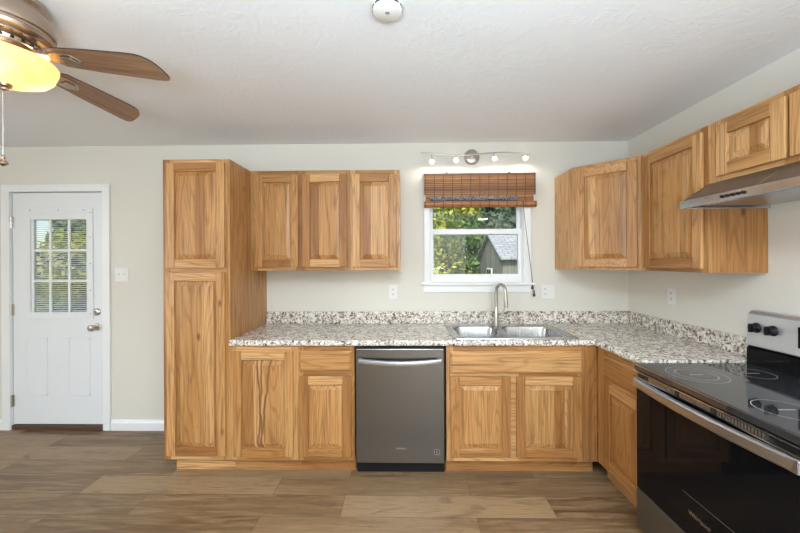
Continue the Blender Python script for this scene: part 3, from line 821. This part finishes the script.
# ------------------------------------------------------------------ outlets and switch
def plate(x, z, w_, h_, name, label, cat, group, kind, right=False, d0=None):
    root = thing(name, label, cat, (x, 0, z) if not right else (XR, x, z), group)
    F = frameF((x, 0, z), (1, 0, 0), (0, -1, 0)) if not right else frameF((XR, x, z), (0, -1, 0), (-1, 0, 0))
    MB().fbox(F, -w_ / 2, w_ / 2, -h_ / 2, h_ / 2, 0.0003, .005).build('plate', M_white, root, bevel=.002)
    n_ = len(kind)
    for i, kd in enumerate(kind):
        u = (i - (n_ - 1) / 2) * .046
        if kd == 'o':
            b = MB()
            for dz in (-.02, .02): b.fbox(F, u - .016, u + .016, dz - .013, dz + .013, .005, .007)
            b.build('receptacle', M_white, root, bevel=.002)
            for dz in (-.02, .02):
                for q in ((u - .008, u - .005, dz - .002, dz + .008), (u + .005, u + .008, dz - .002, dz + .008), (u - .002, u + .002, dz - .009, dz - .005)):
                    s_ = MB(); s_.fbox(F, *q, .007, .0074); s_.build('slot', M_slot, root)
        else:
            b = MB(); b.fbox(F, u - .006, u + .006, -.013, .013, .005, .007); b.build('toggle_base', M_white, root)
            b = MB(); b.hexa([F(u - .0035, -.004, .006), F(u + .0035, -.004, .006), F(u + .0035, .003, .006), F(u - .0035, .003, .006), F(u - .003, .008, .018), F(u + .003, .008, .018), F(u + .003, .012, .016), F(u - .003, .012, .016)])
            b.build('toggle', M_white, root)
plate(-2.371, 1.335, .116, .118, 'light_switch', 'white double toggle light switch on the wall right of the door', 'light switch', None, 'ss')
plate(-.042, 1.18, .07, .116, 'power_outlet', 'white outlet on the back wall above the dishwasher', 'outlet', 'white wall outlets', 'o')
plate(1.262, 1.18, .112, .116, 'power_outlet', 'wide white double outlet on the back wall right of the window', 'outlet', 'white wall outlets', 'os')
plate(-.472, 1.186, .07, .116, 'power_outlet', 'white outlet on the right wall under the wall cabinet', 'outlet', 'white wall outlets', 'o', right=True)

# ------------------------------------------------------------------ bamboo shade
sh = thing('bamboo_shade', 'brown woven bamboo roman shade pulled up at the top of the window', 'window shade', (.683, -.03, 2.17))
b = MB()
n = 30
for i in range(n):
    z = 2.168 - i * .0060
    b.box(.221, 1.143, -.058, -.054, z - .0056, z)
b.build('valance', M_bamboo, sh)
b = MB(); b.box(.225, 1.139, -.053, -.018, 2.150, 2.168); b.build('headrail', M_bamboo, sh)
b = MB(); b.box(.235, 1.130, -.046, -.040, 1.90, 2.149); b.build('shade_fabric', M_bamboo, sh)
b = MB()
for q in range(3):
    pts = [(.275 + .72 * i / 60, -.052 + .0035 * math.cos(i * .9 + q * 2.1), 1.957 + .008 * math.sin(i * .9 + q * 2.1)) for i in range(61)]
    b.tube(pts, .0085, 8)
b.build('cord_bundle', M_denim, sh, smooth=True)
b = MB()
ROLL = [(-.046 + .024 * math.cos(R(a)) * 1.0, 1.911 + .027 * math.sin(R(a))) for a in range(0, 360, 20)]
b.prism(ROLL, 'x', .222, 1.150)
b.build('bottom_roll', M_bamboo, sh, smooth='auto')
b = MB(); b.tube([(1.030, -.072, 1.935), (1.050, -.062, 1.78), (1.090, -.045, 1.50), (1.125, -.032, 1.25), (1.138, -.028, 1.15)], .0022, 6)
b.tube([(1.030, -.074, 1.935), (1.040, -.073, 1.90)], .003, 6)
b.build('pull_cord', M_slot, sh)
for z, x in ((1.225, 1.123), (1.165, 1.136)):
    MB().lathe([(.002, .028), (.006, .02), (.005, .008), (.011, -.012), (.009, -.022), (.002, -.024)], (x, -.032, z), 'z', 12).build('tassel', M_slot, sh, smooth='auto')
for x in (.41, .93): MB().box(x - .006, x + .006, -.056, -.0, 2.168, 2.178).build('hook', M_slot, sh)

# ------------------------------------------------------------------ track light
tl = thing('track_light', 'wavy nickel track light with four lit bulbs above the window', 'track light', (.627, 0, 2.316))
MB().lathe([(.064, 0), (.064, -.010), (.056, -.018), (.034, -.022), (.004, -.023)], (.627, -.0005, 2.316), 'y', 36).build('canopy', M_nickel, tl, smooth='auto')
b = MB(); pts = []
for i in range(61):
    t = i / 60; x = .195 + .90 * t; pts.append((x, -.085 + .012 * math.sin(2 * PI * t * 1.5), 2.318 + .013 * math.sin(2 * PI * t * 1.35 + 1.4)))
b.tube(pts, .0055, 8); b.tube([(.627, -.02, 2.316), (.627, -.082, 2.316)], .009, 10)
b.build('rail', M_nickel, tl, smooth='auto')
for i, (x, z) in enumerate(((.285, 2.272), (.482, 2.278), (.793, 2.288), (1.046, 2.292))):
    t = (x - .195) / .90; ry = -.085 + .012 * math.sin(2 * PI * t * 1.5); rz = 2.318 + .013 * math.sin(2 * PI * t * 1.35 + 1.4)
    hb = MB(); hb.tube([(x, ry, rz), (x, ry, z + .012)], .004, 8)
    D_ = Vector((0, -.75, -.66)).normalized(); c = Vector((x, ry, z))
    hb.tube([c - D_ * .012, c, c + D_ * .014, c + D_ * .02], [.008, .014, .022, .023], 18, cap=False)
    h_ = hb.build('lamp_head', M_nickel, tl, smooth='auto')
    bb = MB(); bb.lathe([(.001, -.013), (.009, -.010), (.013, -.002), (.011, .008), (.001, .012)], c + D_ * .014, 'z', 14); bb.build('bulb', M_bulb, h_, smooth=True)
    sl_ = light('track_spot', 'SPOT', c + D_ * .03, 1.6, (1, .93, .82), radius=.02, rot=(R(14), 0, 0)); sl_.data.spot_size = R(165); sl_.data.spot_blend = .5

# ------------------------------------------------------------------ outdoors
def leafmat(name, c0, c1):
    m = mat(name, rough=.6); k = NT(m)
    gi = k.n('NewGeometry'); k.l(k.ramp(gi.outputs['Random Per Island'], [(0, c0), (1, c1)]), k.b.inputs['Base Color'])
    k.b.inputs['Transmission Weight'].default_value = 0
    k.b.inputs['Subsurface Weight'].default_value = 0
    return m
M_leafy = leafmat('yellow_green_leaves', (.10, .17, .02), (.55, .50, .05))
M_leafg = leafmat('green_leaves', (.04, .09, .02), (.18, .28, .07))
M_leafd = leafmat('dark_green_leaves', (.025, .055, .025), (.12, .17, .09))
M_bark = mat('tree_bark', (.09, .07, .05), .9)
gm = mat('lawn_grass', rough=.9); k = NT(gm); k.l(k.ramp(k.noise(k.obj(), 3, 6, .7), [(.3, (.05, .10, .02)), (.7, (.16, .22, .05))]), k.b.inputs['Base Color'])
gb = MB(); gb.box(-30, 30, .3, 45, -.6, -.5); struct(gb.build('ground', gm))
def tree(label, x, y, r, ht, m, leaves, zc=None, ls=.12, group='trees behind the house'):
    root = thing('tree', label, 'tree', (x, y, -.5), group)
    MB().tube([(x, y, -.5), (x + .1, y, ht * .3), (x - .05, y + .1, ht * .75)], [.16, .12, .04], 8).build('trunk', M_bark, root)
    b = MB(); zc = ht * .55 if zc is None else zc
    blobs = [(x + random.uniform(-.5, .5) * r, y + random.uniform(-.5, .5) * r, random.uniform(.05, 1) * ht, r * random.uniform(.35, .65)) for _ in range(12)]
    for i in range(leaves):
        bx_, by_, bz_, br = random.choice(blobs)
        v = Vector((random.gauss(0, 1), random.gauss(0, 1), random.gauss(0, 1))).normalized() * br * random.uniform(.65, 1.05)
        c = Vector((bx_, by_, bz_)) + v
        if c.z < -.45: continue
        n_ = (v.normalized() + Vector((random.uniform(-.8, .8), random.uniform(-.8, .8), random.uniform(-.2, 1)))).normalized()
        t_ = n_.orthogonal().normalized(); t_.rotate(Matrix.Rotation(random.uniform(0, 6.28), 3, n_)); q_ = n_.cross(t_); s_ = ls * random.uniform(.6, 1.2)
        b.add([c - t_ * s_, c - q_ * s_ * .45, c + t_ * s_, c + q_ * s_ * .45], [(0, 1, 2, 3)])
    b.build('foliage', m, root, recalc=False)
tree('yellow-green leafy tree on the left of the window view', .95, 5.2, .95, 3.2, M_leafy, 4200, ls=.075)
tree('green tree behind the yellow tree, left of the shed', 1.2, 9.2, 1.2, 5.0, M_leafg, 4200, ls=.11)
for q, (x, y) in enumerate(((-1.8, 17.5), (2.0, 17.3), (5.8, 17.6), (9.6, 17.4), (.1, 23), (3.9, 23.2), (7.7, 23), (11.6, 23.1), (-4, 23))):
    tree('dark dense tree standing in the row beyond the shed', x, y, 1.75, 8.5 if q < 4 else 10.5, M_leafd, 4600, ls=.27, group='tree row beyond the shed')
tree('broad green tree filling the gap between the yellow tree and the shed', 3.1, 13.7, 1.25, 5.2, M_leafg, 5000, ls=.17)
tree('light green bush low in the view through the door glass', -8.6, 6.0, 1.15, 1.9, M_leafy, 3400, ls=.08)
tree('green tree directly behind the bush seen through the door glass', -11.6, 10.0, 1.9, 5.6, M_leafg, 5200, ls=.16)
tree('tall dark tree farthest away in the view through the door glass', -15.5, 15.5, 2.6, 9.5, M_leafd, 5200, ls=.32)
tree('full green tree at the far left of the door glass view', -21.8, 14.0, 2.1, 9.0, M_leafg, 5000, ls=.28)
tree('dark tree between the door view and the window view', -18.2, 21.0, 1.7, 8.5, M_leafd, 3600, ls=.24)
# garden shed
sx_, dep1, dep2 = 2.95, 7.35, 10.45
sw_ = mat('weathered_grey_boards', rough=.85); k = NT(sw_); co = k.obj(); sp = k.n('SeparateXYZ'); k.l(co, sp.inputs[0])
fr = k.math('FRACT', k.math('MULTIPLY', k.math('ADD', sp.outputs[0], sp.outputs[1]), 5)); c = k.ramp(k.noise(k.mapping(co, (9, 9, .8)), 1, 4), [(.3, (.12, .12, .10)), (.7, (.27, .27, .22))])
k.l(k.mix(k.ramp(fr, [(.04, (.8,) * 3), (.09, (0, 0, 0))]), c, (.05, .05, .04)), k.b.inputs['Base Color'])
sr_ = mat('grey_shingles', rough=.9); k = NT(sr_); br = k.n('TexBrick'); co = k.obj(); k.l(k.mapping(co, (1, 1.3, 1)), br.inputs['Vector']); br.inputs['Scale'].default_value = 1; br.inputs['Brick Width'].default_value = .3; br.inputs['Row Height'].default_value = .16
br.inputs['Color1'].default_value = (.30, .31, .33, 1); br.inputs['Color2'].default_value = (.42, .41, .41, 1); br.inputs['Mortar'].default_value = (.16, .16, .17, 1); br.inputs['Mortar Size'].default_value = .012; k.l(br.outputs[0], k.b.inputs['Base Color'])
sd_ = thing('garden_shed', 'weathered grey board shed with a shingle roof, seen through the window', 'shed', (sx_ + 2, 9, -.5))
ez, az, my = 1.56, 2.34, (dep1 + dep2) / 2
b = MB(); b.prism([(dep1, -.5), (dep2, -.5), (dep2, ez), (my, az), (dep1, ez)], 'x', sx_, sx_ + 4.2); b.build('walls', sw_, sd_)
b = MB(); sl = (az - ez) / (my - dep1); ov = .18
b.prism([(dep1 - ov, ez - ov * sl + .01), (my, az + .01), (dep2 + ov, ez - ov * sl + .01), (dep2 + ov, ez - ov * sl + .07), (my, az + .07), (dep1 - ov, ez - ov * sl + .07)], 'x', sx_ - .12, sx_ + 4.3)
b.build('roof', sr_, sd_)
b = MB(); b.box(sx_ - .04, sx_, my - .32, my + .32, .55, 1.20); wf = b.build('window', M_trim, sd_)
b = MB(); b.box(sx_ - .045, sx_ - .04, my - .26, my - .03, .60, 1.15); b.box(sx_ - .045, sx_ - .04, my + .03, my + .26, .60, 1.15); b.build('pane', M_gloss, wf)
